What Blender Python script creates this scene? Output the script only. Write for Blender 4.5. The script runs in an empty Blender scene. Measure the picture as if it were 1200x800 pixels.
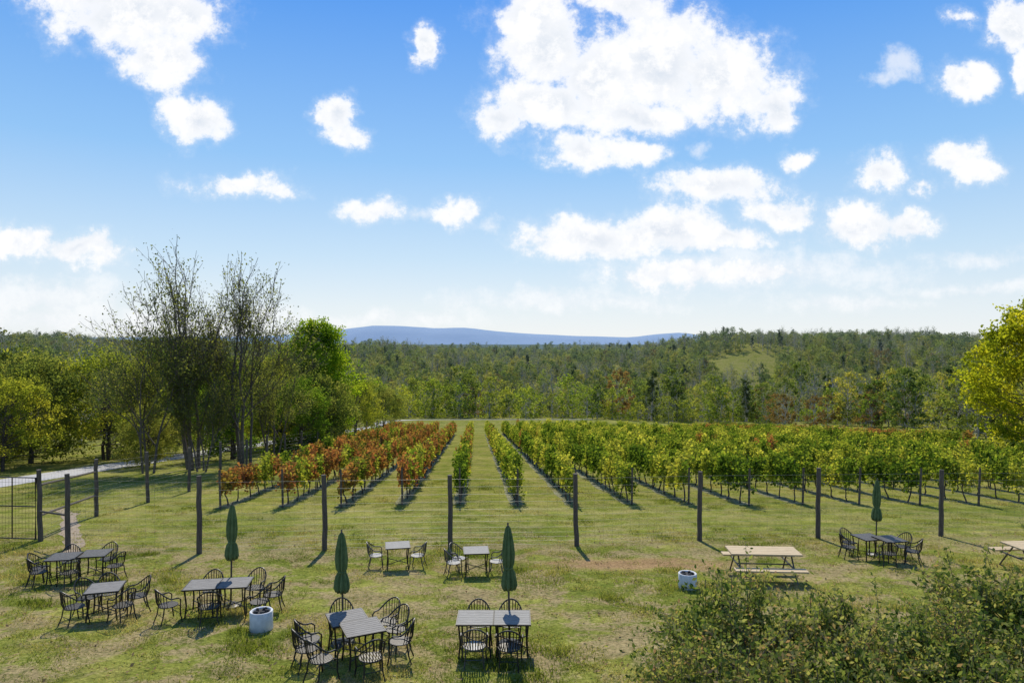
import bpy, math, random
import numpy as np
from mathutils import Vector, Matrix
random.seed(7)
scene = bpy.context.scene
SL = 0.094
CAMZ = 4.68
def link(o): scene.collection.objects.link(o); return o

# ------------------------------------------------------------------ terrain
TH = [-1.5,-.75,-.5,-.42,-.25,0,.2,.27,.31,.4,.5,.6,.66,.75,1.5]
RH = [-1,-1,-2,-4,-9,-11,-8,-3,1,2,4,5,1,-4,-4]
def ss(t):
    t = np.clip(t,0,1); return t*t*(3-2*t)
def H(x, y):
    x = np.asarray(x,float); y = np.asarray(y,float)
    plane = -SL*np.maximum(y,-12)
    berm = 1.25*ss((y-142)/20)*ss((44-x)/25)*ss((x+60)/20)
    pv = -SL*178+1.25*ss((44-x)/25)*ss((x+60)/20)
    drop = pv + (-35-pv)*ss((y-178)/90)
    th = x/np.maximum(y,1)
    R = np.interp(th, TH, RH)
    rise = -35 + (R+35)*ss((y-290)/330)
    und = (np.sin(x/47+1)*np.cos(y/61)*3.0+np.sin(x/23+y/31)*1.8)*ss((y-300)/80)
    far = R + (-22-R)*ss((y-760)/600)
    z = np.where(y<178, plane+berm, np.where(y<285, drop, np.where(y<760, rise+und, far+und*(1-ss((y-760)/600)))))
    return z

# ------------------------------------------------------------------ node helpers
class NT:
    def __init__(s, nt): s.nt = nt; s.n = nt.nodes; s.l = nt.links
    def new(s, t, **k):
        n = s.n.new(t)
        for a,b in k.items(): setattr(n,a,b)
        return n
    def put(s, sock, v):
        if isinstance(v, bpy.types.NodeSocket): s.l.new(v, sock)
        else:
            sock.default_value = v
    def math(s, op, a, b=None, c=None, clamp=False):
        n = s.new('ShaderNodeMath', operation=op, use_clamp=clamp)
        s.put(n.inputs[0],a)
        if b is not None: s.put(n.inputs[1],b)
        if c is not None: s.put(n.inputs[2],c)
        return n.outputs[0]
    def noise(s, vec, scale, detail=4, rough=.55, dist=0):
        n = s.new('ShaderNodeTexNoise'); s.l.new(vec, n.inputs['Vector'])
        n.inputs['Scale'].default_value=scale; n.inputs['Detail'].default_value=detail
        n.inputs['Roughness'].default_value=rough; n.inputs['Distortion'].default_value=dist
        return n.outputs['Fac']
    def ramp(s, fac, stops):
        n = s.new('ShaderNodeValToRGB'); cr = n.color_ramp
        while len(cr.elements)<len(stops): cr.elements.new(0.5)
        for e,(p,c) in zip(cr.elements,stops):
            e.position=p; e.color=(c[0],c[1],c[2],1)
        s.put(n.inputs[0],fac); return n.outputs[0]
    def sstep(s, v, a, b, lo=0, hi=1):
        n = s.new('ShaderNodeMapRange', interpolation_type='SMOOTHSTEP')
        s.put(n.inputs[0],v); n.inputs[1].default_value=a; n.inputs[2].default_value=b
        n.inputs[3].default_value=lo; n.inputs[4].default_value=hi
        return n.outputs[0]
    def mix(s, f, a, b, bt='MIX'):
        n = s.new('ShaderNodeMix', data_type='RGBA', blend_type=bt)
        s.put(n.inputs[0],f)
        s.put(n.inputs[6], a if isinstance(a,bpy.types.NodeSocket) else (a[0],a[1],a[2],1))
        s.put(n.inputs[7], b if isinstance(b,bpy.types.NodeSocket) else (b[0],b[1],b[2],1))
        return n.outputs[2]
def newmat(name):
    m = bpy.data.materials.new(name); m.use_nodes=True
    m.node_tree.nodes.clear()
    t = NT(m.node_tree); o = t.new('ShaderNodeOutputMaterial')
    return m,t,o

def mat_simple(name, c1, c2, scale=8, rough=.7, metallic=0, bump=.0, stretch=None, coord='Object'):
    m,t,o = newmat(name)
    tc = t.new('ShaderNodeTexCoord'); v = tc.outputs[coord]
    if stretch:
        mp = t.new('ShaderNodeMapping'); mp.inputs['Scale'].default_value=stretch
        t.l.new(v,mp.inputs[0]); v=mp.outputs[0]
    n = t.noise(v, scale, 4, .65)
    col = t.ramp(n, [(.3,c1),(.7,c2)])
    b = t.new('ShaderNodeBsdfPrincipled')
    t.l.new(col,b.inputs['Base Color']); b.inputs['Roughness'].default_value=rough
    b.inputs['Metallic'].default_value=metallic
    if bump:
        bn = t.new('ShaderNodeBump'); bn.inputs['Strength'].default_value=bump; bn.inputs['Distance'].default_value=.02
        t.l.new(n,bn.inputs['Height']); t.l.new(bn.outputs[0],b.inputs['Normal'])
    t.l.new(b.outputs[0],o.inputs[0]); return m

def mat_leaf(name, cols, trans=.45, nscale=.12, haze=False, nw=.55, inst=False):
    m,t,o = newmat(name)
    at = t.new('ShaderNodeAttribute', attribute_name='lv')
    g = t.new('ShaderNodeNewGeometry')
    if inst:
        oi = t.new('ShaderNodeObjectInfo'); n = oi.outputs['Random']
    else:
        n = t.noise(g.outputs['Position'], nscale, 1, .5)
        n = t.sstep(n,.3,.7)
    f = t.math('ADD', t.math('MULTIPLY', n, nw), t.math('MULTIPLY', at.outputs['Fac'], 1-nw))
    k = len(cols)
    col = t.ramp(f, [(i/(k-1)*.9+.05, c) for i,c in enumerate(cols)])
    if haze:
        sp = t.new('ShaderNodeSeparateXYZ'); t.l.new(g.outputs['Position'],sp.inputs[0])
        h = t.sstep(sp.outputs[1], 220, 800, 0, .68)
        col = t.mix(h, col, (.18,.23,.25))  # aerial haze painted into the leaf colour, stronger with distance
    d = t.new('ShaderNodeBsdfDiffuse'); tr = t.new('ShaderNodeBsdfTranslucent'); mx = t.new('ShaderNodeMixShader')
    t.l.new(col,d.inputs[0]); 
    bright = t.mix(1.0, col, (1.5,1.45,.8), 'MULTIPLY')
    t.l.new(bright,tr.inputs[0]); mx.inputs[0].default_value=trans
    t.l.new(d.outputs[0],mx.inputs[1]); t.l.new(tr.outputs[0],mx.inputs[2]); t.l.new(mx.outputs[0],o.inputs[0])
    return m
def K(cols,f): return [tuple(min(.9,c*f) for c in q) for q in cols]

# ------------------------------------------------------------------ materials
bark = mat_simple('bark_dark',(.045,.036,.028),(.11,.09,.07),6,.9,bump=.4,stretch=(3,3,.6))
bark_mid = mat_simple('bark_mid',(.06,.048,.036),(.14,.115,.09),6,.9,bump=.3,stretch=(3,3,.6))
bark_grey = mat_simple('bark_grey',(.28,.26,.22),(.5,.47,.41),4,.9,stretch=(3,3,.6))
L_bright = mat_leaf('leaf_bright',K([(.05,.10,.01),(.13,.2,.012),(.27,.3,.025)],1.4), .6,.35)
L_gold = mat_leaf('leaf_gold',K([(.09,.12,.01),(.22,.235,.015),(.38,.34,.025)],1.4), .6,.35)
L_green  = mat_leaf('leaf_green', K([(.03,.065,.01),(.08,.13,.015),(.16,.21,.025)],1.5), .55,.3)
L_yellow = mat_leaf('leaf_yellow',K([(.06,.09,.015),(.15,.17,.022),(.27,.25,.035)],1.5), .6,.3)
L_olive  = mat_leaf('leaf_olive', K([(.05,.07,.02),(.11,.13,.03),(.2,.19,.05)],1.6), .55,.3)
L_sparse = mat_leaf('leaf_sparse',K([(.05,.07,.025),(.11,.125,.035),(.19,.19,.05)],1.4), .55,.5)
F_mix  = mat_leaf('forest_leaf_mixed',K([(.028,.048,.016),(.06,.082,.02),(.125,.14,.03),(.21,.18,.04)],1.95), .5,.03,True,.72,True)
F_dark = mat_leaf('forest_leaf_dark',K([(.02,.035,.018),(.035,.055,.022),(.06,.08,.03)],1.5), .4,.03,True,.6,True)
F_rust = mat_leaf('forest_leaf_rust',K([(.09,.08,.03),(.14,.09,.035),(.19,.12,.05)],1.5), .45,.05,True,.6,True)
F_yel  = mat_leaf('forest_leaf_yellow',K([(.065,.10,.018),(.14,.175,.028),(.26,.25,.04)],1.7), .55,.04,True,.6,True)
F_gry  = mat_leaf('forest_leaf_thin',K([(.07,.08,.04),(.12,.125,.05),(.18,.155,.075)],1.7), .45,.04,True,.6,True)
V_green= mat_leaf('vine_leaf_green',K([(.025,.05,.008),(.08,.12,.014),(.19,.205,.028),(.31,.28,.05)],1.55), .52,.3)
V_red  = mat_leaf('vine_leaf_red',K([(.06,.08,.015),(.15,.12,.025),(.22,.11,.035),(.21,.07,.035),(.22,.19,.045)],1.5), .5,.35)
B_leaf = mat_leaf('shrub_leaf',K([(.02,.04,.01),(.055,.08,.02),(.12,.14,.035),(.2,.19,.07),(.19,.12,.07)],1.7), .45,1.6,nw=.35)
G_blade= mat_leaf('grass_blade',K([(.075,.10,.018),(.12,.145,.027),(.2,.19,.055),(.29,.23,.12)],1.4), .5,.45,nw=.6)
litter = mat_leaf('leaf_litter',[(.16,.1,.05),(.3,.2,.1),(.4,.3,.16)], .3,2)

# ------------------------------------------------------------------ mesh helpers
def mesh_from(name, V, F, mats, mi=None, lv=None, smooth=False, nq=4):
    me = bpy.data.meshes.new(name)
    V = np.asarray(V,dtype=np.float32)
    loops = np.concatenate([f.ravel() for f in F]).astype(np.int32)
    tot = np.concatenate([np.full(len(f), f.shape[1]) for f in F]).astype(np.int32)
    st = np.concatenate([[0],np.cumsum(tot)[:-1]]).astype(np.int32)
    me.vertices.add(len(V)); me.vertices.foreach_set('co', V.ravel())
    me.loops.add(len(loops)); me.loops.foreach_set('vertex_index', loops)
    me.polygons.add(len(tot)); me.polygons.foreach_set('loop_start', st)
    me.polygons.foreach_set('loop_total', tot)
    for m in mats: me.materials.append(m)
    if mi is not None: me.polygons.foreach_set('material_index', np.asarray(mi,dtype=np.int32))
    if smooth: me.polygons.foreach_set('use_smooth', np.ones(len(tot),bool))
    if lv is not None:
        a = me.attributes.new('lv','FLOAT','FACE'); a.data.foreach_set('value', np.asarray(lv,dtype=np.float32))
    me.update(calc_edges=True); me.validate()
    return me

def leaf_arrays(C, size, rng, aspect=.62):
    n = len(C)
    a = rng.normal(size=(n,3)); a/=np.linalg.norm(a,axis=1,keepdims=True)
    b = rng.normal(size=(n,3)); 
    b -= a*np.sum(a*b,1,keepdims=True); b/=np.linalg.norm(b,axis=1,keepdims=True)
    s = (size*rng.uniform(.6,1.3,n))[:,None]
    u = a*s*.5; v = b*s*.5*aspect
    V = np.stack([C-u, C+v-u*.15, C+u, C-v-u*.15],1).reshape(-1,3)
    F = np.arange(n*4).reshape(n,4)
    return V,F

def tube_arrays(segs, sides=5):
    if not segs: return np.zeros((0,3)), np.zeros((0,4),int)
    P0=np.array([s[0] for s in segs]);P1=np.array([s[1] for s in segs])
    R0=np.array([s[2] for s in segs]);R1=np.array([s[3] for s in segs])
    D=P1-P0; L=np.linalg.norm(D,axis=1,keepdims=True); D=D/np.maximum(L,1e-6)
    ref=np.where(np.abs(D[:,2:3])<.9, np.array([[0,0,1.]]), np.array([[1.,0,0]]))
    A=np.cross(D,ref);A/=np.linalg.norm(A,axis=1,keepdims=True);B=np.cross(D,A)
    n=len(segs);ang=np.arange(sides)*2*np.pi/sides
    ring=A[:,None]*np.cos(ang)[None,:,None]+B[:,None]*np.sin(ang)[None,:,None]
    V=np.concatenate([P0[:,None]+ring*R0[:,None,None],P1[:,None]+ring*R1[:,None,None]],1).reshape(-1,3)
    base=(np.arange(n)*2*sides)[:,None]
    i=np.arange(sides);j=(i+1)%sides
    F=np.stack([base+i,base+j,base+sides+j,base+sides+i],2).reshape(-1,4)
    return V,F

def tree_mesh(name, segs, C, lsize, mats, rng, sides=5, aspect=.62, lvc=None):
    V1,F1=tube_arrays(segs,sides)
    V2,F2=leaf_arrays(C,lsize,rng,aspect)
    V=np.concatenate([V1,V2]);F=np.concatenate([F1,F2+len(V1)])
    mi=np.concatenate([np.zeros(len(F1)),np.ones(len(F2))])
    lv=rng.uniform(0,1,len(F2))
    if lvc is not None: lv=.5*lv+.5*lvc
    lv=np.concatenate([np.zeros(len(F1)), lv])
    return mesh_from(name,V,[F],mats,mi,lv)

def path_segs(pts, r0, r1):
    pts=[np.array(p,float) for p in pts];n=len(pts)-1;out=[]
    for i in range(n):
        out.append((pts[i],pts[i+1],r0+(r1-r0)*i/n,r0+(r1-r0)*(i+1)/n))
    return out

def crown_tree(name, seed, h, cr, cb, nclump, lpc, lsize, clr, mats, shape='round', sides=5, trunk_r=None, stems=1, twigs=2):
    rng=np.random.default_rng(seed)
    segs=[];C=[];LV=[]
    tr=trunk_r or h*.016
    trunks=[]
    for s in range(stems):
        off=rng.normal(size=2)*(.25*(stems>1)*h*.1); lean=rng.normal(size=2)*h*(.03+.06*(stems>1))
        pts=[]
        KK=7
        for i in range(KK+1):
            t=i/KK; pts.append(np.array([off[0]+lean[0]*t*t+rng.normal()*h*.006*i**.5, off[1]+lean[1]*t*t+rng.normal()*h*.006*i**.5, t*h*.88]))
        trunks.append(pts); segs+=path_segs(pts,tr,tr*.15)
    asym=[rng.uniform(.75,1.2) for _ in range(6)]
    for c in range(nclump):
        t=rng.uniform(0,1)**.85
        z=(cb+(1-cb)*t)*h
        if shape=='round': prof=math.sqrt(max(0.02,1-(2*t-.85)**2/1.35))
        elif shape=='cone': prof=1.02-t
        elif shape=='tall': prof=.35+.65*math.sin(math.pi*min(1,t*.9+.12))
        else: prof=1
        a=rng.uniform(0,2*math.pi); rr=cr*prof*math.sqrt(rng.uniform(.12,1))*rng.uniform(.8,1.1)*asym[int(a/2/math.pi*6)%6]
        tp=trunks[c%stems]; 
        zz=min(z*rng.uniform(.55,.85),h*.85); i=min(int(zz/(h*.88)*7),6); f=zz/(h*.88)*7-i
        p0=tp[i]*(1-f)+tp[i+1]*f
        ctr=np.array([rr*math.cos(a)+tp[4][0]*.6, rr*math.sin(a)+tp[4][1]*.6, min(z,h*.97)])
        mid=(p0+ctr)/2+rng.normal(size=3)*.04*h*.5; mid[2]+=-.02*h
        br=tr*.35*(1-zz/h*.6)
        segs+=path_segs([p0,mid,ctr],br,br*.25)
        cl=clr*rng.uniform(.55,1.25)
        for k in range(twigs):
            segs.append((mid*.3+ctr*.7,ctr+rng.normal(size=3)*cl*.8,br*.3,br*.12))
        m=max(3,int(lpc*rng.uniform(.5,1.3)*(cl/clr)**2))
        ns=max(2,int(m/14)); sc_=rng.normal(size=(ns,3))*cl*.5; sc_[:,2]*=.75
        g=sc_[rng.integers(0,ns,m)]+rng.normal(size=(m,3))*cl*.17
        C.append(ctr+g); LV.append(np.full(m,rng.uniform()))
    C=np.concatenate(C);LV=np.concatenate(LV)
    return tree_mesh(name,segs,C,lsize,mats,rng,sides,lvc=LV)

def bare_tree(name, seed, h, mats, stems=4, leafn=4, lsize=.16, spread=.42, levels=5, maxr=.2, leafp=.6, lowleaf=0, skip=.25, lean=.19):
    rng=np.random.default_rng(seed); segs=[];C=[]
    def grow(p,d,L,r,lev):
        KK=4 if lev==0 else 3; q=p.copy(); dd=d.copy()
        rr=r
        for i in range(KK):
            dd=dd+rng.normal(size=3)*(.06 if lev==0 else .11); dd[2]+=.05; dd/=np.linalg.norm(dd)
            q2=q+dd*L/KK; r2=rr*.88
            segs.append((q.copy(),q2.copy(),max(rr,.011),max(r2,.009))); q=q2; rr=r2
            if lev<levels and i>=(1 if lev==0 else 0) and rng.uniform()>skip:
                a=rng.normal(size=3); a-=dd*np.dot(a,dd); a/=np.linalg.norm(a)
                nd=dd*math.cos(spread*1.5)+a*math.sin(spread*1.5)*rng.uniform(.6,1.15); nd[2]+=.12; nd/=np.linalg.norm(nd)
                grow(q.copy(),nd,L*rng.uniform(.5,.78),rr*.52,lev+1)
            if lev>=levels-1:
                pr=leafp+(lowleaf if q[2]<h*.5 else 0)
                if rng.uniform()<pr:
                    m=rng.integers(1,leafn+1); C.append(q+rng.normal(size=(m,3))*.25)
        if lev<levels: grow(q,dd,L*.75,rr,lev+1)
    for s in range(stems):
        a=s*2*math.pi/stems+rng.uniform(0,1); o=np.array([math.cos(a),math.sin(a),0])*.45*(stems>1)
        d=np.array([math.cos(a)*lean,math.sin(a)*lean,1.])*1.0 if stems>1 else np.array([0,0,1.])
        d/=np.linalg.norm(d)
        grow(o,d,h*.33*rng.uniform(.9,1.05),maxr*rng.uniform(.7,1),0)
    C=np.concatenate(C)
    V,_=tube_arrays(segs,3); zmax=V[:,2].max(); f=h/zmax
    segs=[(a*f,b*f,c,e) for a,b,c,e in segs]; C=C*f
    return tree_mesh(name,segs,C,lsize,mats,rng,4)

# ------------------------------------------------------------------ scatter through geometry nodes
def scatter(name, P, idx, rot, scl, coll):
    me=bpy.data.meshes.new(name); n=len(P)
    me.vertices.add(n); me.vertices.foreach_set('co',np.asarray(P,dtype=np.float32).ravel())
    a=me.attributes.new('idx','INT','POINT'); a.data.foreach_set('value',np.asarray(idx,dtype=np.int32))
    a=me.attributes.new('rot','FLOAT_VECTOR','POINT'); a.data.foreach_set('vector',np.asarray(rot,dtype=np.float32).ravel())
    a=me.attributes.new('scl','FLOAT_VECTOR','POINT'); a.data.foreach_set('vector',np.asarray(scl,dtype=np.float32).ravel())
    ob=link(bpy.data.objects.new(name,me))
    ng=bpy.data.node_groups.new(name+'_scatter','GeometryNodeTree')
    ng.interface.new_socket('Geometry',in_out='INPUT',socket_type='NodeSocketGeometry')
    ng.interface.new_socket('Geometry',in_out='OUTPUT',socket_type='NodeSocketGeometry')
    N=ng.nodes;L=ng.links
    gi=N.new('NodeGroupInput');go=N.new('NodeGroupOutput')
    ip=N.new('GeometryNodeInstanceOnPoints');ci=N.new('GeometryNodeCollectionInfo')
    ci.inputs['Collection'].default_value=coll; ci.inputs['Separate Children'].default_value=True; ci.inputs['Reset Children'].default_value=True
    def na(nm,t):
        q=N.new('GeometryNodeInputNamedAttribute');q.data_type=t;q.inputs[0].default_value=nm
        return [o for o in q.outputs if o.enabled and o.name=='Attribute'][0]
    L.new(gi.outputs[0],ip.inputs['Points']);L.new(ci.outputs[0],ip.inputs['Instance'])
    ip.inputs['Pick Instance'].default_value=True
    L.new(na('idx','INT'),ip.inputs['Instance Index'])
    er=N.new('FunctionNodeEulerToRotation');L.new(na('rot','FLOAT_VECTOR'),er.inputs[0]);L.new(er.outputs[0],ip.inputs['Rotation'])
    L.new(na('scl','FLOAT_VECTOR'),ip.inputs['Scale'])
    L.new(ip.outputs[0],go.inputs[0])
    md=ob.modifiers.new('scatter','NODES');md.node_group=ng
    return ob
def source(cname, meshes):
    c=bpy.data.collections.new(cname)
    for i,m in enumerate(meshes):
        o=bpy.data.objects.new('%s_%02d'%(cname,i),m); c.objects.link(o)
    return c

# ------------------------------------------------------------------ ground
ys=np.concatenate([np.linspace(-60,138,25),np.arange(140,180,2),np.arange(184,780,8),np.geomspace(790,12000,26)])
xp=np.concatenate([np.arange(0,640,12),np.geomspace(650,9000,20)])
xs=np.concatenate([-xp[::-1][:-1],xp])
X,Y=np.meshgrid(xs,ys); Z=H(X,Y)
V=np.stack([X,Y,Z],2).reshape(-1,3); ny,nx=X.shape
i=np.arange(ny-1)[:,None]*nx+np.arange(nx-1)[None,:]; i=i.ravel()
F=np.stack([i,i+1,i+nx+1,i+nx],1)
gm,t,o=newmat('lawn_ground')
g=t.new('ShaderNodeNewGeometry');P=g.outputs['Position']
n1=t.noise(P,.22,3,.6);n2=t.noise(P,1.6,5,.65);n3=t.noise(P,14,4,.7);n4=t.noise(P,.8,6,.68,.6);n5=t.noise(P,5,4,.7,.4)
c=t.ramp(t.math('ADD',t.math('MULTIPLY',n1,.5),t.math('MULTIPLY',n2,.5)),[(.36,(.13,.16,.027)),(.5,(.225,.24,.045)),(.64,(.35,.32,.085))])
sp=t.new('ShaderNodeSeparateXYZ');t.l.new(P,sp.inputs[0])
# faint mowing passes across the lawn, wobbling with the noise
mow=t.math('SINE',t.math('ADD',t.math('MULTIPLY',t.math('ADD',sp.outputs[1],t.math('MULTIPLY',sp.outputs[0],-.09)),4.2),t.math('MULTIPLY',n4,5)))
near=t.sstep(sp.outputs[1],21,27,1,.35)
dead=t.math('MULTIPLY',t.sstep(t.math('ADD',n4,t.math('MULTIPLY',n3,.25)),.57,.69),near)
c=t.mix(t.math('MULTIPLY',dead,.9),c,(.35,.265,.135))
darkp=t.math('MULTIPLY',t.sstep(n5,.5,.64,0,.5),near)
c=t.mix(darkp,c,(.09,.12,.025))
wx=t.math('SUBTRACT',sp.outputs[0],3.6);wx=t.math('MULTIPLY',wx,.28);wy=t.math('SUBTRACT',sp.outputs[1],20.2);wy=t.math('MULTIPLY',wy,1.0)
wd=t.math('SQRT',t.math('ADD',t.math('MULTIPLY',wx,wx),t.math('MULTIPLY',wy,wy)))
worn=t.sstep(t.math('ADD',wd,t.math('MULTIPLY',n2,1.6)),1.9,1.1)
c=t.mix(t.math('MULTIPLY',worn,.9),c,(.38,.235,.12))
wy2=t.math('ABSOLUTE',t.math('SUBTRACT',sp.outputs[1],t.math('ADD',22.7,t.math('MULTIPLY',sp.outputs[0],.09))))
fl=t.sstep(t.math('ADD',wy2,t.math('MULTIPLY',n2,1.0)),.95,.45,0,.55)
c=t.mix(fl,c,(.3,.24,.12))
fine=t.math('MULTIPLY',t.sstep(n3,.3,.75,.58,1.22),t.math('ADD',1.0,t.math('MULTIPLY',mow,.07)))
vm=t.new('ShaderNodeVectorMath',operation='SCALE');t.l.new(c,vm.inputs[0]);t.l.new(fine,vm.inputs['Scale'])
mead=t.sstep(sp.outputs[1],180,200)
far_blend=t.sstep(sp.outputs[1],900,2500)
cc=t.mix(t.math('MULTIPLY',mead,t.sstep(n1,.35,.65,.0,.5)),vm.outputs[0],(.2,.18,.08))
cc=t.mix(far_blend,cc,(.11,.15,.15))  # ground colour turns blue-grey far out
bs=t.new('ShaderNodeBsdfDiffuse');t.l.new(cc,bs.inputs[0])
bp=t.new('ShaderNodeBump');bp.inputs['Strength'].default_value=.7;bp.inputs['Distance'].default_value=.06
t.l.new(t.math('ADD',n3,n2),bp.inputs['Height']);t.l.new(bp.outputs[0],bs.inputs['Normal'])
t.l.new(bs.outputs[0],o.inputs[0])
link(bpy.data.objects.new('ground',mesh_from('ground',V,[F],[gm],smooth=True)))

def strip(name, pts, w, mat, dz=.006, rag=0):
    pts=[np.array(p,float) for p in pts]
    V=[];rng=np.random.default_rng(3)
    for k,p in enumerate(pts):
        d=pts[min(k+1,len(pts)-1)]-pts[max(k-1,0)]; d/=np.linalg.norm(d); nn=np.array([-d[1],d[0]])
        ww=w[k] if hasattr(w,'__len__') else w
        for s in (-1,1):
            q=p+nn*s*(ww/2+rng.normal()*rag); V.append((q[0],q[1],float(H(q[0],q[1]))+dz+(.05 if p[1]>135 else 0)))
    n=len(pts);k=np.arange(n-1)*2
    F=np.stack([k,k+2,k+3,k+1],1)
    me=mesh_from(name,np.array(V),[F],[mat])
    return link(bpy.data.objects.new(name,me))
def dense(pts,step=1.0):
    out=[]
    for a,b in zip(pts[:-1],pts[1:]):
        a=np.array(a,float);b=np.array(b,float);n=max(1,int(np.linalg.norm(b-a)/step))
        for i in range(n): out.append(a+(b-a)*i/n)
    out.append(np.array(pts[-1],float));
    o2=np.array(out)
    for _ in range(6): o2[1:-1]=(o2[:-2]+o2[1:-1]*2+o2[2:])/4
    return list(o2)
gravel=mat_simple('gravel',(.32,.3,.28),(.5,.48,.45),5,.95,bump=.3)
dirt=mat_simple('dirt',(.2,.15,.09),(.36,.27,.18),6,.95,bump=.3)
soil=mat_simple('vine_soil',(.10,.11,.035),(.24,.21,.09),3,.95,bump=.4)
strip('gravel_road',dense([(-31,-20),(-31,40),(-30.5,100),(-30.5,142),(-29,158),(-20,165),(-5,167),(20,168)],1.5),[3.2+.0*i for i in range(400)],gravel,.012,.05)
strip('dirt_path',dense([(-20.5,31),(-18.4,28.5),(-17.2,26.5),(-15.6,24.2),(-14.2,22.3),(-13.6,20.5)],.5),.55,dirt,.008,.07)

# ------------------------------------------------------------------ vineyard
def yend(x): return float(np.interp(x,[-40,-5,5,12,20,31,37,44,60],[108,112,124,120,108,84,56,40,14]))
def vine_mesh(name,seed,leafmat):
    rng=np.random.default_rng(seed); segs=[]
    p=[np.array([rng.normal()*.03,0,0])]
    for i in range(4): p.append(p[-1]+np.array([rng.normal()*.04,rng.normal()*.05,.22]))
    segs+=path_segs(p,.045,.03)
    top=p[-1]
    for s in (-1,1):
        segs+=path_segs([top,top+np.array([0,s*.35,.06]),top+np.array([rng.normal()*.03,s*.75,.04])],.022,.012)
    C=[]
    for k in range(20):
        y=rng.uniform(-.78,.78); d=np.array([rng.normal()*.14,rng.normal()*.12,rng.uniform(.5,1.0)])
        b=np.array([0,y,.92]);e=b+d
        segs+=path_segs([b,(b+e)/2+rng.normal(size=3)*.04,e],.007,.004)
        tt=rng.uniform(0,1.1,(18,1)); C.append(b+(e-b)*tt+rng.normal(size=(18,3))*.1)
    for k in range(9):
        y=rng.uniform(-.75,.75);s=rng.choice([-1,1]);b=np.array([s*.13,y,1.15]);e=b+np.array([s*rng.uniform(.02,.25),rng.normal()*.1,-rng.uniform(.2,.7)])
        tt=rng.uniform(0,1,(12,1));C.append(b+(e-b)*tt+rng.normal(size=(12,3))*.07)
    for k in range(4):
        y=rng.uniform(-.7,.7);b=np.array([0,y,1.6]);e=b+np.array([rng.normal()*.2,rng.normal()*.15,rng.uniform(.25,.5)])
        tt=rng.uniform(0,1,(7,1));C.append(b+(e-b)*tt+rng.normal(size=(7,3))*.04)
    C=np.concatenate(C); C=C[C[:,2]>.35]
    return tree_mesh(name,segs,C,.16,[bark,leafmat],rng,3,.85)
vc=source('grapevine_source',[vine_mesh('vg%d'%i,100+i,V_green) for i in range(5)]+[vine_mesh('vr%d'%i,200+i,V_red) for i in range(5)])
post_wood=mat_simple('post_wood',(.05,.04,.03),(.13,.105,.08),5,.9,bump=.4,stretch=(4,4,.6))
rng=np.random.default_rng(5)
tilt=-math.atan(SL)
soilV=[];soilF=[];postsegs=[]
for k in range(-4,20):
    xk=-2.5+2.7*k
    y0=33+0.13*min(xk+2.5,0)+rng.uniform(-.3,.3)
    pts=[];idx=[]
    y=y0
    while True:
        x=xk-.054*(y-33)
        if y>yend(x): break
        if rng.uniform()<.04 and y>y0+2: y+=1.42; continue
        pts.append((x+rng.normal()*.06,y,-SL*y-.02))
        redp=np.interp(k,[-4,-1,0,1,3],[.8,.75,.3,.08,.02])*np.interp(y,[30,45,110],[.5,1,1])
        idx.append(rng.integers(0,5)+(5 if rng.uniform()<redp else 0))
        y+=1.42
    if len(pts)<3: continue
    n=len(pts)
    rot=np.zeros((n,3));rot[:,2]=.054+np.where(rng.uniform(size=n)<.5,math.pi,0)
    rot[:,0]=np.where(rot[:,2]>1,-tilt,tilt)
    s=rng.uniform(.86,1.18,(n,3))
    scatter('grapevine_row',pts,idx,rot,s,vc)
    a=pts[0];b=pts[-1]
    nseg=max(2,int((b[1]-a[1])/2))
    for q in range(nseg+1):
        f=q/nseg;x=a[0]+(b[0]-a[0])*f;yy=a[1]-.6+(b[1]-a[1])*f
        for sg in (-1,1): soilV.append((x+sg*(.3+rng.normal()*.06),yy,-SL*yy+.006))
        if q<nseg:
            m=len(soilV)-2; soilF.append((m,m+1,m+3,m+2))
    yy=a[1]-.9
    while yy<b[1]+2:
        x=xk-.054*(yy-33)
        first=yy<a[1]
        postsegs.append((np.array([x,yy,-SL*yy-.1]),np.array([x,yy-(.12 if first else 0),-SL*yy+1.78]),.05 if first else .035,.045 if first else .03))
        yy+=6.5
V1,F1=tube_arrays(postsegs,6)
link(bpy.data.objects.new('trellis_posts',mesh_from('trellis_posts',V1,[F1],[post_wood])))
link(bpy.data.objects.new('soil_strips',mesh_from('soil_strips',np.array(soilV),[np.array(soilF)],[soil])))
for j in range(4):
    a=np.array([27+j*3.5,112+j*2.]);b=np.array([43+j*3.5,72+j*2.]);n=30
    pts=[(a[0]+(b[0]-a[0])*q/n,a[1]+(b[1]-a[1])*q/n) for q in range(n)]
    rot=[(0,0,rng.uniform(0,6)) for _ in pts]
    scatter('grapevine_row',[(x,y,-SL*y) for x,y in pts],[rng.integers(0,9) for _ in pts],rot,[(1.5,1.3,.9)]*n,vc)

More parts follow.
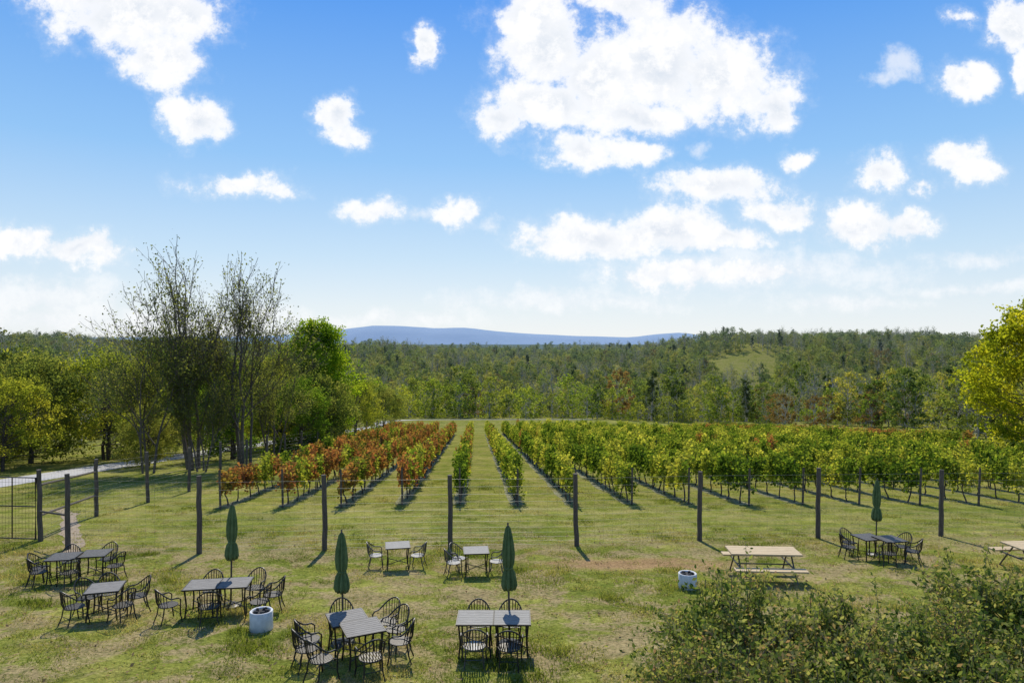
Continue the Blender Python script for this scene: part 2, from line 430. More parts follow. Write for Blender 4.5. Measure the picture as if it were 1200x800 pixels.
# ------------------------------------------------------------------ builder
class B:
    def __init__(s): s.V=[];s.F=[];s.M=[]
    def add(s,V,F,m):
        o=len(s.V); s.V+= [tuple(v) for v in V]; s.F+=[tuple(int(i)+o for i in f) for f in F]; s.M+=[m]*len(F)
    def box(s,c,d,m=0,rz=0,rx=0,ry=0):
        R=Matrix.Rotation(rz,3,'Z')@Matrix.Rotation(ry,3,'Y')@Matrix.Rotation(rx,3,'X')
        V=[];c=Vector(c)
        for z in (-1,1):
            for (x,y) in ((-1,-1),(1,-1),(1,1),(-1,1)): V.append(c+R@Vector((x*d[0]/2,y*d[1]/2,z*d[2]/2)))
        s.add(V,[(0,3,2,1),(4,5,6,7),(0,1,5,4),(1,2,6,5),(2,3,7,6),(3,0,4,7)],m)
    def tube(s,pts,r,m=0,n=6,caps=True,closed=False):
        pts=[Vector(p) for p in pts];KK=len(pts);V=[];F=[]
        rr=r if hasattr(r,'__len__') else [r]*KK
        for i,p in enumerate(pts):
            if closed: d=pts[(i+1)%KK]-pts[i-1]
            else: d=pts[min(i+1,KK-1)]-pts[max(i-1,0)]
            d.normalize(); ref=Vector((0,0,1)) if abs(d.z)<.95 else Vector((1,0,0))
            a=d.cross(ref).normalized();b=d.cross(a)
            for j in range(n):
                t=2*math.pi*j/n; V.append(p+(a*math.cos(t)+b*math.sin(t))*rr[i])
        for i in range(KK if closed else KK-1):
            i2=(i+1)%KK
            for j in range(n): F.append((i*n+j,i*n+(j+1)%n,i2*n+(j+1)%n,i2*n+j))
        if caps and not closed: F.append(tuple(range(n))[::-1]); F.append(tuple((KK-1)*n+j for j in range(n)))
        s.add(V,F,m)
    def lathe(s,prof,m=0,n=24,fold=0,nf=8,cx=0,cy=0,seed=0):
        V=[];F=[]
        for k,(r,z) in enumerate(prof):
            for j in range(n):
                t=2*math.pi*j/n; q=r*(1+fold*math.cos(nf*t+.25*k)+fold*.4*math.sin(3*t+k*.2)); V.append((cx+q*math.cos(t),cy+q*math.sin(t),z))
        for k in range(len(prof)-1):
            for j in range(n): F.append((k*n+j,k*n+(j+1)%n,(k+1)*n+(j+1)%n,(k+1)*n+j))
        s.add(V,F,m)
    def mesh(s,name,mats,smooth=False):
        me=bpy.data.meshes.new(name);me.from_pydata(s.V,[],s.F)
        for m in mats: me.materials.append(m)
        me.polygons.foreach_set('material_index',s.M)
        if smooth: me.polygons.foreach_set('use_smooth',[True]*len(s.F))
        me.update(); return me
def place(name,me,x,y,rz=0,s=1,dz=0):
    o=link(bpy.data.objects.new(name,me)); o.location=(x,y,float(H(x,y))+dz); o.rotation_euler=(0,0,rz); o.scale=(s,s,s); return o

iron=mat_simple('dark_iron',(.018,.018,.018),(.05,.045,.04),20,.45,.6)
iron_lt=mat_simple('bronze_iron',(.05,.045,.04),(.12,.11,.095),20,.5,.5)
slat=mat_simple('weathered_slat',(.09,.08,.07),(.24,.22,.195),7,.7,bump=.2,stretch=(1,8,1))
slat_lt=mat_simple('weathered_slat_light',(.14,.13,.11),(.3,.28,.25),7,.7,bump=.2,stretch=(1,8,1))
cream=mat_simple('cream_slat',(.35,.33,.28),(.5,.47,.42),9,.6)
pine=mat_simple('picnic_wood',(.38,.27,.14),(.62,.47,.27),6,.75,bump=.2,stretch=(.7,9,1))
green=mat_simple('umbrella_cloth',(.065,.11,.035),(.14,.19,.07),6,.95,bump=.2)
white=mat_simple('white_concrete',(.5,.49,.46),(.72,.71,.68),6,.8,bump=.2)
black=mat_simple('black_inside',(.01,.01,.01),(.03,.03,.03),6,.9)
wirem=mat_simple('galvanised_wire',(.16,.16,.15),(.28,.28,.27),20,.5,.5)

def chair_mesh(nm,m0,m1):
    b=B(); R=.235
    ring=[(R*math.cos(a),R*math.sin(a)*.98,.44) for a in np.linspace(0,2*math.pi,21)[:-1]]
    b.tube(ring,.012,0,6,closed=True)
    for k in range(-4,5):
        x=k*.05; w=math.sqrt(max(.001,R*R-x*x)); b.box((x,0,.443),(.032,2*w-.01,.009),1)
    pts=[(.27,.2,.44),(.285,.2,.6),(.285,.13,.655)]
    for a in np.linspace(5,-185,17):
        t=math.radians(a); h=.655+.26*max(0,math.sin(math.pi*(a+0)/-180))**1.4
        pts.append((.285*math.cos(t),-.02+.29*math.sin(t),h))
    pts+= [(-.285,.13,.655),(-.285,.2,.6),(-.27,.2,.44)]
    b.tube(pts,.017,0,6)
    for a in np.linspace(-25,-155,10):
        t=math.radians(a);h=.655+.26*max(0,math.sin(math.pi*a/-180))**1.4
        b.tube([(.225*math.cos(t),.225*math.sin(t),.45),(.26*math.cos(t),-.01+.265*math.sin(t),.56),(.285*math.cos(t),-.02+.29*math.sin(t),h)],.0105,0,4)
    for sx in (-1,1):
        b.tube([(sx*.27,.2,.44),(sx*.25,.21,.2),(sx*.27,.25,0)],.017,0,6)
        b.tube([(sx*.18,-.16,.44),(sx*.19,-.2,.2),(sx*.22,-.27,0)],.017,0,6)
        b.tube([(sx*.27,.2,.44),(sx*.16,.16,.44)],.012,0,5)
    b.tube([(.255,.2,.22),(-.255,.2,.22)],.009,0,4); b.tube([(.19,-.2,.22),(-.19,-.2,.22)],.009,0,4)
    return b.mesh(nm,[m0,m1])
chairs=[chair_mesh('chair_dark',iron,iron_lt),chair_mesh('chair_light',iron_lt,cream)]
def table_mesh(nm,top,frame,w=.66,h=.66):
    b=B();n=8;pw=w/n
    for k in range(n): b.box((0,-w/2+pw*(k+.5),h+.005),(w,pw-.009,.018),0)
    for s in (-1,1):
        b.box((s*(w/2+.012),0,h),(.02,w+.044,.03),1); b.box((0,s*(w/2+.012),h),(w+.0,.02,.029),1)
        for q in (-1,1):
            a=w/2-.03
            b.tube([(s*a,q*a,h-.01),(s*(a-.03),q*(a-.03),h*.45),(s*a,q*a,0)],.018,1,6)
    a=w/2-.05
    b.tube([(-a,-a,.2),(a,a,.2)],.011,1,5); b.tube([(-a,a,.215),(a,-a,.215)],.011,1,5)
    return b.mesh(nm,[top,frame])
t_slat=table_mesh('table_slat',slat,iron); t_dark=table_mesh('table_dark',iron_lt,iron); t_light=table_mesh('table_light',slat_lt,iron)
def umbrella_mesh(nm,tw):
    b=B()
    b.tube([(0,0,.02),(0,0,2.42)],.02,1,8)
    b.lathe([(.0,2.5),(.012,2.495),(.02,2.47),(.012,2.44),(.03,2.42)],1,10)
    b.lathe([(.02,2.43),(.045,2.37),(.065,2.25),(.088,2.05),(.1,1.85),(.09,1.66),(.062,1.57+tw),(.095,1.48),(.115,1.36),(.125,1.22),(.1,1.13),(.04,1.16)],0,64,.3,8)
    b.lathe([(.08,1.59+tw),(.085,1.59+tw),(.085,1.555+tw),(.08,1.555+tw)],0,20)
    b.lathe([(.0,.1),(.04,.1),(.05,.075),(.2,.06),(.25,.03),(.25,0),(0,0)],2,20)
    return b.mesh(nm,[green,post_wood,iron],True)
ums=[umbrella_mesh('patio_umbrella_a',0),umbrella_mesh('patio_umbrella_b',-.03)]
CS=.84
def setat(tables,chs,umb=None,tm=t_slat):
    for (x,y,r) in tables: place('patio_table',tm,x,y,r)
    for c in chs:
        x,y,r=c[:3]; place('patio_chair',chairs[c[3] if len(c)>3 else 0],x,y,r,CS)
    if umb:
        o=place('patio_umbrella',ums[random.randint(0,1)],umb[0],umb[1],random.uniform(0,3)); o.scale[2]=umb[2]; o.rotation_euler[0]=random.uniform(-.02,.02); o.rotation_euler[1]=random.uniform(-.025,.025)
pi=math.pi
def C(cx,cy,ang,d=.58,j=0,kind=0):
    return (cx+d*math.cos(ang),cy+d*math.sin(ang),ang+pi/2+j,kind)
# T1
setat([(-11.95,18.2,.2),(-11.35,18.6,.2)],[C(-11.95,18.2,-2.2),C(-11.8,18.2,-1.0,.62,.3),C(-11.3,18.6,-.3,.62),C(-11.4,18.7,1.6),C(-11.95,18.3,pi+.2,.65),C(-12,18.4,2.0,.6)],tm=t_dark)
# T2
setat([(-9.0,15.1,.3)],[C(-9.0,15.1,-2.3,.6,.2),C(-9.0,15.1,-.5,.65),C(-9.0,15.1,.7,.65),C(-9.0,15.1,2.7,.62),C(-9.0,15.1,2.0,.7,.2)])
# T3
setat([(-6.95,15.35,.15),(-6.3,15.5,.15)],[C(-7.0,15.3,-2.3,.68),C(-6.75,15.3,-1.2,.66),C(-6.2,15.4,-.5,.72,.2),C(-6.1,15.5,.2,.65),C(-6.2,15.6,1.4,.6),C(-6.95,15.4,1.7,.6)],(-6.55,15.9,.98))
# T4
setat([(-3.12,12.95,.45),(-2.72,12.4,.45)],[C(-3.2,12.9,-2.7,.62,.1),C(-3.15,12.6,-2.4,.68,-.1),C(-3.0,12.2,-2.0,.62,-.2),C(-2.72,12.3,-1.1,.66),C(-2.65,12.5,.05,.6),C(-2.72,12.8,.7,.62,.2),C(-3.2,13.05,1.9,.58),C(-2.85,13.1,1.0,.66)],(-3.32,13.42,.9))
# T5
setat([(-.69,12.95,0),(.0,12.95,0)],[(-.66,13.5,pi+.05,0),(-.04,13.5,pi-.1,0),(-.68,12.28,.05,1),(-.05,12.2,-.05,0)],(-.05,13.36,.96),tm=t_light)
# T6,T7
setat([(-3.3,19.7,.2)],[C(-3.35,19.7,pi,.58,.2,1),C(-3.3,19.7,0,.58,-.1,1)],tm=t_light)
setat([(-1.0,19.0,.1)],[C(-1.05,19.0,-2.8,.6,0,1),C(-1.0,19.0,-.1,.58,0,1),C(-1.0,19.0,2.6,.6,0,1)],tm=t_light)
# T8
setat([(11.4,20.6,.2),(10.9,20.9,.2)],[C(11.4,20.6,-.6,.6),C(11.4,20.6,.5,.64),C(11.2,20.5,-1.9,.6),C(10.9,20.9,pi,.6),C(10.9,21,2.0,.62)],(11.35,21.3,.97),tm=t_dark)

def picnic():
    b=B()
    for k in range(5): b.box((0,-.3+.15*k,.75),(1.85,.138,.038),0)
    for s in (-1,1):
        for k in (0,1): b.box((0,s*(.62+.14*k),.45),(1.85,.13,.038),0)
        for q in (-1,1):
            b.tube([(q*.7,s*.12,.725),(q*.7,s*.35,.42),(q*.72,s*.62,.02),(q*.72,s*.5,.02)],.022,1,6)
        b.tube([(s*.7,-.76,.425),(s*.7,-.3,.40),(s*.7,.3,.40),(s*.7,.76,.425)],.022,1,6)
        b.box((s*.7,0,.716),(.05,.66,.03),0)
    b.tube([(-.7,0,.40),(.7,0,.40)],.018,1,6)
    return b.mesh('picnic_table',[pine,iron_lt])
pm=picnic()
place('picnic_table',pm,6.8,18.5,-.06); place('picnic_table',pm,14.95,19.3,.1)
def pit():
    b=B()
    b.lathe([(0,.1),(.19,.1),(.2,.42),(.235,.44),(.255,.42),(.25,.2),(.26,.02),(.24,0)],0,28)
    b.lathe([(0,.405),(.19,.405)],1,28)
    b.lathe([(.203,.36),(.203,.41)],1,28)
    for a in range(5): b.box((.13*math.cos(a*1.3),.13*math.sin(a*1.3),.425),(.09,.05,.05),1,a)
    return b.mesh('fire_pit',[white,black],True)
fp=pit()
place('fire_pit',fp,-5.25,14.3,0,.92); place('fire_pit',fp,4.5,17.5,1,.92)

# ------------------------------------------------------------------ fences
def post_mesh(h,r=.085):
    b=B();pts=[];KK=6
    for i in range(KK+1): pts.append((random.uniform(-.018,.018),random.uniform(-.015,.015),-.1+(h+.1)*i/KK))
    b.tube(pts,[r*(1-.12*i/KK) for i in range(KK+1)],0,10); return b.mesh('fence_post',[post_wood])
front=[(-14.5,22.3),(-9.9,21.6),(-6.05,22.1),(-2.03,22.6),(2.15,22.8),(6.5,23.7),(10.8,24.1),(15.4,24.5),(20,24.8),(24.6,25.1)]
side=[(-16.3,23.6),(-17.6,28.9),(-17.6,33),(-17.6,37.2),(-17.7,41.5),(-17.9,46),(-18.1,50.5),(-18.3,55),(-18.5,60),(-18.8,66),(-19.1,72),(-19.5,79),(-19.9,87),(-20.4,96),(-21,106)]
def fence(name,pts,h=2.45,wires=True):
    par=link(bpy.data.objects.new(name,None))
    for i,(x,y) in enumerate(pts):
        o=place('post_%d'%i,post_mesh(h*random.uniform(.97,1.02)),x,y); o.parent=par; o.rotation_euler=(random.uniform(-.015,.015),random.uniform(-.02,.02),0)
    segs=[]
    for a,b in zip(pts[:-1],pts[1:]):
        a3=np.array([a[0],a[1],float(H(*a))]);b3=np.array([b[0],b[1],float(H(*b))])
        for z in [.08,.2,.33,.48,.65,.85,1.05,1.25,1.5,1.75,2.0,2.25]:
            segs.append((a3+[0,0,z],b3+[0,0,z],.0025,.0025))
        L=np.linalg.norm(b3-a3);n=int(L/.3)
        if a[1]<35:
            for k in range(1,n):
                p=a3+(b3-a3)*k/n; segs.append((p+[0,0,.05],p+[0,0,2.25],.0018,.0018))
    V,F=tube_arrays(segs,3)
    o=link(bpy.data.objects.new('wire_mesh',mesh_from('wire_mesh',V,[F],[wirem]))); o.parent=par
fence('deer_fence',front); fence('deer_fence',side)
b=B(); z1=float(H(-16.3,23.6));z2=float(H(-17.6,28.9));z0=float(H(-14.5,22.3))
b.tube([(-16.3,23.6,z1+1.95),(-17.6,28.9,z2+1.9)],.04,0,8);b.tube([(-16.3,23.6,z1+.9),(-17.6,28.9,z2+.9)],.04,0,8)
b.tube([(-16.3,23.55,z1+1.05),(-14.5,22.3,z0+1.1)],.035,0,8)
link(bpy.data.objects.new('fence_rail',b.mesh('fence_rail',[post_wood])))
def gate(w,h):
    b=B()
    b.tube([(0,0,.1),(w,0,.1),(w,0,h),(0,0,h)],.03,0,8,closed=True)
    b.tube([(0,0,h*.55),(w,0,h*.55)],.022,0,6); b.tube([(w/2,0,.1),(w/2,0,h)],.02,0,6)
    for k in range(1,14): b.tube([(w*k/14,0,.1),(w*k/14,0,h)],.004,0,4)
    for k in range(1,12): b.tube([(0,0,.1+(h-.1)*k/12),(w,0,.1+(h-.1)*k/12)],.004,0,4)
    return b.mesh('metal_gate',[iron])
place('metal_gate',gate(1.75,2.2),-16.4,23.5,math.pi-.1)
place('gate_post',post_mesh(2.3),-18.3,23.4)

# ------------------------------------------------------------------ hero trees
tm=bare_tree('tree_tall',23,16.9,[bark_mid,L_sparse],stems=3,leafn=4,lsize=.17,levels=5,maxr=.2,leafp=.42,lowleaf=.4,skip=.13,lean=.15)
place('tall_sparse_tree',tm,-23.3,50,0.4)
tm3=bare_tree('tree_tall_b',14,16.5,[bark_mid,L_sparse],stems=3,leafn=4,lsize=.17,levels=5,maxr=.18,leafp=.42,lowleaf=.45,skip=.13,lean=.15)
place('tall_sparse_tree',tm3,-20.1,51.5,2.2)
tm2=bare_tree('tree_small_sparse',9,11,[bark_mid,L_sparse],stems=3,leafn=6,lsize=.17,levels=4,maxr=.12,leafp=.9,lowleaf=.3,skip=.1)
place('sparse_tree',tm2,-25.3,47.5,1.4); place('sparse_tree',tm2,-20.0,57,3.4,.85); place('sparse_tree',tm2,-22,48.5,5,.7)
gt=crown_tree('maple_tree',21,14.3,4.7,.05,150,330,.26,1.3,[bark,L_bright])
place('maple_tree',gt,-22.8,80,0)
y1=crown_tree('yt1',31,9,4.6,.06,90,260,.2,1.1,[bark,L_yellow],stems=3)
y2=crown_tree('yt2',32,8.5,4.2,.05,90,260,.2,1.05,[bark,L_olive],stems=2)
y3=crown_tree('yt3',33,9.5,3.8,.05,80,260,.2,1.0,[bark,L_green],'tall',stems=2)
for nm,me,x,y,r,s in [('autumn_tree',y1,-34.8,59,0,1.0),('broadleaf_tree',y2,-39,55,1,1.0),('autumn_tree',y1,-36.5,49,2,.72),('broadleaf_tree',y3,-37,70,0,1.05),
    ('broadleaf_tree',y2,-31.5,66,2,.95),('autumn_tree',y1,-24,70,4,.9),('broadleaf_tree',y3,-20.5,66,2,.75),('broadleaf_tree',y2,-45,62,2.4,1.1),('broadleaf_tree',y3,-43,52,.4,.85),
    ('broadleaf_tree',y3,-24.5,60,5,.9),('autumn_tree',y1,-25.5,112,1,.95),('broadleaf_tree',y2,-23,122,1,.9),('broadleaf_tree',y3,-27.5,92,1,1.0),('broadleaf_tree',y2,-28.0,53,3.3,.55),('autumn_tree',y1,-26.2,78,5,1.1),('broadleaf_tree',y2,-20.8,73,5,.9)]:
    place(nm,me,x,y,r,s)
rt=crown_tree('right_tree',41,12.2,6.0,.1,135,360,.26,1.2,[bark,L_gold])
place('maple_tree',rt,41.6,52,1)

# ------------------------------------------------------------------ woodland (instanced)
fm=[]
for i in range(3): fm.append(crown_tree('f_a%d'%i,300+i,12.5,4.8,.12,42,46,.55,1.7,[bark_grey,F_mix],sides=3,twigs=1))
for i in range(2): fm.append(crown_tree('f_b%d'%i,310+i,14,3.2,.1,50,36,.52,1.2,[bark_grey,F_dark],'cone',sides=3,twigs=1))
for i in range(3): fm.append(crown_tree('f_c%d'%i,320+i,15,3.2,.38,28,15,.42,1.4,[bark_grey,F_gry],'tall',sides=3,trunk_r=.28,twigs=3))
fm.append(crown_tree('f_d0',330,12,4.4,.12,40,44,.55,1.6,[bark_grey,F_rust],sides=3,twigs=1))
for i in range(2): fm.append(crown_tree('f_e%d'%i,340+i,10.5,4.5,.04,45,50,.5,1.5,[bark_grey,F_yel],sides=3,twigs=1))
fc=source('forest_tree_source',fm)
rng=np.random.default_rng(77)
def wood(name,pts,probs,smin=.8,smax=1.2):
    pts=np.array(pts);n=len(pts);probs=np.array(probs,float)
    a=np.sin(pts[:,0]/41+pts[:,1]/37)+np.sin(pts[:,0]/17-pts[:,1]/29+2)
    W_=np.tile(probs,(n,1)); W_[:,5:8]*=np.clip(1+.85*a,.1,3)[:,None]; W_[:,9:11]*=np.clip(1-.6*a,.2,3)[:,None]
    W_/=W_.sum(1,keepdims=True); cs=W_.cumsum(1); idx=(rng.uniform(size=(n,1))>cs).sum(1).clip(0,10)
    z=H(pts[:,0],pts[:,1]);P=np.stack([pts[:,0],pts[:,1],z-.2],1)
    rot=np.zeros((n,3));rot[:,2]=rng.uniform(0,6.28,n)
    s=rng.uniform(smin,smax,(n,1))*np.ones((1,3)); s[:,2]*=rng.uniform(.8,1.15,n)
    s*=np.interp(pts[:,1],[380,650],[1,.78])[:,None]
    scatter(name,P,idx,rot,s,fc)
pts=[]
for y in np.arange(285,740,7.8):
    w=.86*y
    for x in np.arange(-w,w,8.2):
        px=x+rng.normal()*2.8;py=y+rng.normal()*2.8;th=px/py
        if .275<th<.395 and 405<py<540 and ((th-.335)/.055)**2+((py-480)/52)**2<1.05: continue
        pts.append((px,py))
wood('hillside_woodland',pts,[2.6,2.6,2.6,.3,.3,1.7,1.7,1.7,.35,1.0,1.0],.7,1.15)
pts=[]
for y in np.arange(186,284,8):
    w=.9*y
    for x in np.arange(-w,w,8.5): pts.append((x+rng.normal()*2.5,y+rng.normal()*2.5))
wood('valley_woodland',pts,[2,2,2,.25,.25,1.6,1.6,1.6,.2,1.6,1.6],.7,1.2)
pts=[(x+rng.normal()*1.4,rng.uniform(172,184)) for x in np.arange(-40,90,6.5)]
wood('field_edge_trees',pts,[1,1,1,0,0,.2,.2,.2,.1,2.4,2.4],.4,.9)
pts=[(rng.uniform(54,84),rng.uniform(130,165)) for _ in range(7)]
wood('rust_coloured_trees',pts,[0,0,0,0,0,0,0,0,1,0,0],.5,.8)
pts=[]
for _ in range(380):
    x=rng.uniform(-190,-38);y=rng.uniform(66,190)
    if x/y>-1.2 and x<-38-(y<78)*8: pts.append((x,y))
for _ in range(60): pts.append((rng.uniform(-60,-36),rng.uniform(90,180)))
for _ in range(50): pts.append((rng.uniform(-75,-46),rng.uniform(42,66)))
wood('roadside_woodland',pts,[2,2,2,.3,.3,.6,.6,.6,.2,1.6,1.6],.6,.9)
pts=[]
for _ in range(460):
    y=rng.uniform(62,185);x=rng.uniform(35,190)
    if x>np.interp(y,[60,75,95,115,150,190],[54,58,62,66,72,70]) and x/y<1.25: pts.append((x,y))
wood('field_side_woodland',pts,[2.2,2.2,2.2,.3,.3,.9,.9,.9,.5,1,1],.6,.95)

# ------------------------------------------------------------------ distant mountains
mm=mat_simple('mountain_haze',(.15,.24,.36),(.18,.27,.39),.002,1,coord='Object')  # bluish distance haze is put into the mountain's base colour
def mountain(prof,D,name):
    px=np.linspace(prof[0][0],prof[-1][0],160);py=np.interp(px,[p[0] for p in prof],[p[1] for p in prof])
    r=np.random.default_rng(4);py=py+np.convolve(r.normal(size=160),np.ones(9)/9,'same')*.9
    x=(px-600)/800*D;z=CAMZ+(400-py)/800*D
    rows=[]
    for f,dy in ((-.6,-900),(.55,-450),(1,0),(.3,900)):
        zb=-30; rows.append(np.stack([x,np.full(160,D+dy),zb+(z-zb)*max(f,0)],1))
    V=np.concatenate(rows);k=[];
    for a in range(3):
        q=a*160+np.arange(159);k.append(np.stack([q,q+1,q+161,q+160],1))
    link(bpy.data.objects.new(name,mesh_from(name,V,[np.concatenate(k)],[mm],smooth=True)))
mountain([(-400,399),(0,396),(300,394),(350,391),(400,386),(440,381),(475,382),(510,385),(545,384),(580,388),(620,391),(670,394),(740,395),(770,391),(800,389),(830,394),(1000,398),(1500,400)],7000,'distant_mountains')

# ------------------------------------------------------------------ foreground shrubs
def shrub(nm,seed,h,r,n):
    rng=np.random.default_rng(seed);segs=[];C=[]
    for k in range(75):
        a=rng.uniform(0,6.28);q=math.sqrt(rng.uniform(0,1));top=np.array([r*q*math.cos(a),r*q*math.sin(a),h*(1-.5*q**2.2)*rng.uniform(.78,1.05)])
        base=np.array([top[0]*.2,top[1]*.2,0]);mid=base*.4+top*.6+rng.normal(size=3)*.08;mid[2]-=.1*h
        segs+=path_segs([base,mid,top],.014,.004)
        for _ in range(7):
            s=mid+(top-mid)*rng.uniform(0,1); e=s+rng.normal(size=3)*.22+np.array([0,0,.14]);segs.append((s,e,.005,.002))
            m=n//(75*10);tt=rng.uniform(0,1.1,(m,1));C.append(s+(e-s)*tt+rng.normal(size=(m,3))*.035)
        m=n*3//(75*10);tt=rng.uniform(.2,1,(m,1));C.append(mid+(top-mid)*tt+rng.normal(size=(m,3))*.12)
    for _ in range(30):
        a=rng.uniform(0,6.28);ctr=np.array([r*.95*math.cos(a),r*.95*math.sin(a),rng.uniform(.1,.5)*h]);C.append(ctr+rng.normal(size=(n//120,3))*.2)
    C=np.concatenate(C);C=C[C[:,2]>0.02]
    return tree_mesh(nm,segs,C,.068,[bark_mid,B_leaf],rng,4,.5)
s1=shrub('shrub_a',51,2.6,1.15,28000);s2=shrub('shrub_b',52,2.4,1.35,32000)
for me,x,y,r,s in [(s1,2.75,8.3,0,1.0),(s2,3.85,8.1,1,.97),(s1,2.1,6.9,2,.9),(s2,3.2,6.9,3,.9),(s2,6.2,8.6,3.5,1.06),(s1,5.0,7.8,.5,.9),(s1,7.3,8.8,.9,1.06),(s2,4.7,6.8,5,.9),(s2,5.8,7.3,2.2,.92)]:
    place('foreground_shrub',me,x,y,r,s)

# ------------------------------------------------------------------ grass
def tuft(nm,seed,n=60,R=.3,h=.06):
    rng=np.random.default_rng(seed)
    a=rng.uniform(0,6.28,n);q=R*np.sqrt(rng.uniform(0,1,n));B0=np.stack([q*np.cos(a),q*np.sin(a),np.zeros(n)],1)
    L=h*rng.uniform(.5,1.5,n);d=rng.normal(size=(n,3))*.5;d[:,2]=1;d/=np.linalg.norm(d,axis=1,keepdims=True)
    w=rng.uniform(.004,.009,n)[:,None];ang=rng.uniform(0,6.28,n);s=np.stack([np.cos(ang),np.sin(ang),0*ang],1)
    mid=B0+d*(L*.55)[:,None];bend=d+rng.normal(size=(n,3))*.35;tip=mid+bend*(L*.45)[:,None]
    V=np.stack([B0-s*w,B0+s*w,mid+s*w*.8,tip,mid-s*w*.8],1).reshape(-1,3)
    F=np.arange(n*5).reshape(n,5)
    return mesh_from(nm,V,[F],[G_blade],None,rng.uniform(0,1,n))
gc=source('grass_source',[tuft('tuft%d'%i,400+i) for i in range(4)]+[tuft('tufth%d'%i,420+i,80,.25,.11) for i in range(2)])
def area(y0,y1,dens,wf=.82,marg=1.5):
    n=int(dens*(y1-y0)*(wf*(y0+y1)+2*marg));y=np.sqrt(rng.uniform(y0*y0,y1*y1,n));x=rng.uniform(-1,1,n)*(wf*y+marg);return np.stack([x,y],1)
P=np.concatenate([area(7,14,11),area(14,25,7),area(25,45,2.5)])
ok=~((P[:,0]<-29)&(P[:,0]>-33)); P=P[ok]
wn=(((P[:,0]-3.6)*.28)**2+((P[:,1]-20.2)*1.0)**2)<.6; P=P[~(wn&(rng.uniform(size=len(P))<.85))]
def pnf(P): return np.sin(P[:,0]*1.3+1)*np.sin(P[:,1]*1.1)+np.sin(P[:,0]*.43+P[:,1]*.7)+.6*np.sin(P[:,0]*3.1+P[:,1]*2.3)
pn=pnf(P); P=P[(pn>-.9)|(rng.uniform(size=len(P))<.3)]; pn=pnf(P)
n=len(P);rot=np.zeros((n,3));rot[:,2]=rng.uniform(0,6.28,n)
sc=np.clip(.6+.2*pn+rng.normal(size=n)*.18,.2,1.2)
far=(P[:,1]>25);sc[far]*=.75
s3=np.stack([np.where(far,1.3,1.)]*2+[sc],1)
idx=np.where((pn>.7)&(rng.uniform(size=n)<.4),rng.integers(4,6,n),rng.integers(0,4,n))
scatter('lawn_grass',np.stack([P[:,0],P[:,1],H(P[:,0],P[:,1])-.005],1),idx,rot,s3,gc)
A=area(7,26,8); A3=np.stack([A[:,0],A[:,1],H(A[:,0],A[:,1])+.035],1)
a=rng.uniform(0,6.28,len(A));u=np.stack([np.cos(a),np.sin(a),rng.normal(size=len(A))*.3],1)*rng.uniform(.025,.05,(len(A),1));v=np.stack([-np.sin(a),np.cos(a),rng.normal(size=len(A))*.3],1)*rng.uniform(.015,.03,(len(A),1))
V=np.stack([A3-u,A3+v,A3+u,A3-v],1).reshape(-1,3)
link(bpy.data.objects.new('fallen_leaves',mesh_from('fallen_leaves',V,[np.arange(len(A)*4).reshape(-1,4)],[litter],None,rng.uniform(0,1,len(A)))))

# ------------------------------------------------------------------ sky
w=bpy.data.worlds.new('World');scene.world=w;w.use_nodes=True;w.node_tree.nodes.clear()
try: w.cycles.sampling_method='NONE'
except Exception as e: print(e)
t=NT(w.node_tree);out=t.new('ShaderNodeOutputWorld');bg=t.new('ShaderNodeBackground')
sky=t.new('ShaderNodeTexSky',sky_type='NISHITA',sun_disc=False)
EL=math.radians(45)
sky.sun_elevation=EL;sky.sun_rotation=math.radians(-4);sky.air_density=1.0;sky.dust_density=.6;sky.ozone_density=1.5;sky.altitude=200
tc=t.new('ShaderNodeTexCoord');D=tc.outputs['Generated']
sp=t.new('ShaderNodeSeparateXYZ');t.l.new(D,sp.inputs[0])
yy=t.math('MAXIMUM',sp.outputs[1],.02)
u=t.math('DIVIDE',sp.outputs[0],yy);v=t.math('DIVIDE',sp.outputs[2],yy)
cx=t.new('ShaderNodeCombineXYZ');t.l.new(u,cx.inputs[0]);t.l.new(v,cx.inputs[1]);UV=cx.outputs[0]
def warp(vec,scale,amt,detail=3):
    n=t.new('ShaderNodeTexNoise');t.l.new(vec,n.inputs[0]);n.inputs['Scale'].default_value=scale;n.inputs['Detail'].default_value=detail;n.inputs['Roughness'].default_value=.62
    a=t.new('ShaderNodeVectorMath',operation='SUBTRACT');t.l.new(n.outputs['Color'],a.inputs[0]);a.inputs[1].default_value=(.5,.5,.5)
    b=t.new('ShaderNodeVectorMath',operation='MULTIPLY_ADD');t.l.new(a.outputs[0],b.inputs[0]);b.inputs[1].default_value=(amt,amt*.75,0);t.l.new(vec,b.inputs[2])
    return b.outputs[0]
W=warp(UV,11,.1,5)
def blobs(lst):
    cur=None
    for (px,py,rx,ry) in lst:
        a=t.new('ShaderNodeVectorMath',operation='SUBTRACT');t.l.new(W,a.inputs[0]);a.inputs[1].default_value=((px-600)/800,(400-py)/800,0)
        b=t.new('ShaderNodeVectorMath',operation='MULTIPLY');t.l.new(a.outputs[0],b.inputs[0]);b.inputs[1].default_value=(800/rx,800/ry,0)
        l=t.new('ShaderNodeVectorMath',operation='LENGTH');t.l.new(b.outputs[0],l.inputs[0])
        m=t.math('MULTIPLY',t.math('SUBTRACT',1.0,l.outputs['Value']),min(1.0,(ry/30)**.6))
        cur=m if cur is None else t.math('SMOOTH_MAX',cur,m,.15)
    return cur
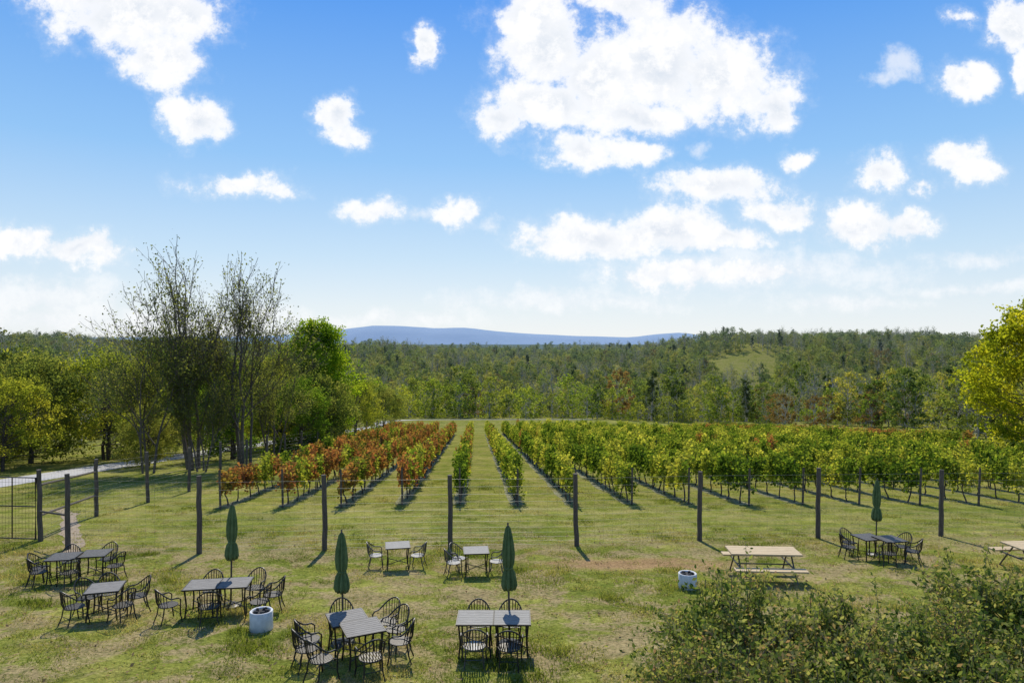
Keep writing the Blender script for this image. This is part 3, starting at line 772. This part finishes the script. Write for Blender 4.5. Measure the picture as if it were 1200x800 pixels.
main=[(150,22,95,42),(205,18,62,42),(190,70,50,30),(110,0,70,22),(232,137,42,27),(205,122,22,14),(392,135,26,26),(402,158,26,16),(494,48,17,26),
(275,216,52,12),(322,223,26,9),(437,244,30,15),(532,249,26,15),(28,284,44,18),(95,297,52,20),
(640,55,56,60),(620,20,54,34),(700,90,70,56),(775,70,80,64),(850,90,74,52),(905,128,38,28),(640,125,72,32),(590,140,34,20),(745,135,66,24),(740,5,60,20),
(690,172,54,22),(745,180,34,15),(835,222,74,24),(915,244,52,18),
(690,280,84,27),(780,272,78,30),(850,280,55,18),(800,322,90,18),(890,322,64,16),
(1010,262,50,28),(1060,262,34,20),(1030,198,31,21),(1118,186,28,17),(1142,198,30,18),(940,192,18,12),(1132,92,36,25),(1185,25,36,32),(1205,80,22,40),(1128,20,14,9),(1088,215,10,7)]
faint=[(640,350,105,11),(720,356,60,9),(990,356,75,10),(1150,337,70,6),(50,348,110,18),(90,372,150,16),(1040,92,30,8),(818,171,14,8),(490,248,22,8),(575,262,14,6),(1060,75,20,18),(200,385,130,10),(860,318,170,26),(1140,300,50,8),(400,372,160,8)]
fb=t.noise(UV,17,8,.68)
fb2=t.noise(UV,6,2,.55)
nz=t.math('SUBTRACT',t.math('ADD',t.math('MULTIPLY',fb,2.0),t.math('MULTIPLY',fb2,.5)),1.22)
dm=t.math('ADD',blobs(main),nz)
df=t.math('ADD',blobs(faint),nz)
am=t.math('ADD',t.math('MULTIPLY',t.sstep(dm,-.08,.3),.58),t.math('MULTIPLY',t.sstep(dm,-.42,.6),.42))
af=t.math('MULTIPLY',t.sstep(df,-.3,.6),.6)
al=t.math('MAXIMUM',am,af)
gn=t.noise(D,3.2,3,.6)
elsew=t.math('MULTIPLY',t.sstep(gn,.56,.68),t.sstep(sp.outputs[1],.35,.1))
al=t.math('MAXIMUM',t.math('MULTIPLY',al,t.sstep(sp.outputs[1],.15,.3)),elsew)
al=t.math('MULTIPLY',al,t.sstep(sp.outputs[2],0,.02))
shade=t.math('MULTIPLY',t.sstep(dm,.15,.8),t.sstep(fb,.60,.38))
low=t.sstep(sp.outputs[2],.28,.1,0,.4)
ccol=t.mix(t.math('MAXIMUM',shade,t.math('MULTIPLY',low,t.sstep(fb,.6,.4))),(10.3,10.3,10.4),(7.5,8.1,9.0))
grad=t.ramp(sp.outputs[2],[(0,(.88,.92,.94)),(.05,(.78,.87,.94)),(.12,(.58,.77,.95)),(.25,(.29,.57,.95)),(.45,(.07,.32,.89)),(1,(.04,.17,.55))])
gs=t.new('ShaderNodeVectorMath',operation='SCALE');t.l.new(grad,gs.inputs[0]);gs.inputs['Scale'].default_value=10.0
base=t.mix(.9,sky.outputs[0],gs.outputs[0])
fin=t.mix(al,base,ccol)
t.l.new(fin,bg.inputs[0]);bg.inputs[1].default_value=.1;t.l.new(bg.outputs[0],out.inputs[0])

sun=bpy.data.lights.new('sun','SUN');sun.energy=5;sun.angle=math.radians(.5);sun.color=(1,.95,.84)
so=link(bpy.data.objects.new('sun',sun))
d=Vector((.06,-math.cos(EL),-math.sin(EL)));so.rotation_euler=d.to_track_quat('-Z','Y').to_euler()

cam=bpy.data.cameras.new('camera');cam.lens=24;cam.sensor_width=36;cam.clip_end=30000;cam.clip_start=.1
co=link(bpy.data.objects.new('camera',cam));co.location=(0,0,CAMZ);co.rotation_euler=(math.radians(90),0,0)
scene.camera=co
scene.view_settings.view_transform='Standard';scene.view_settings.look='None';scene.view_settings.exposure=0
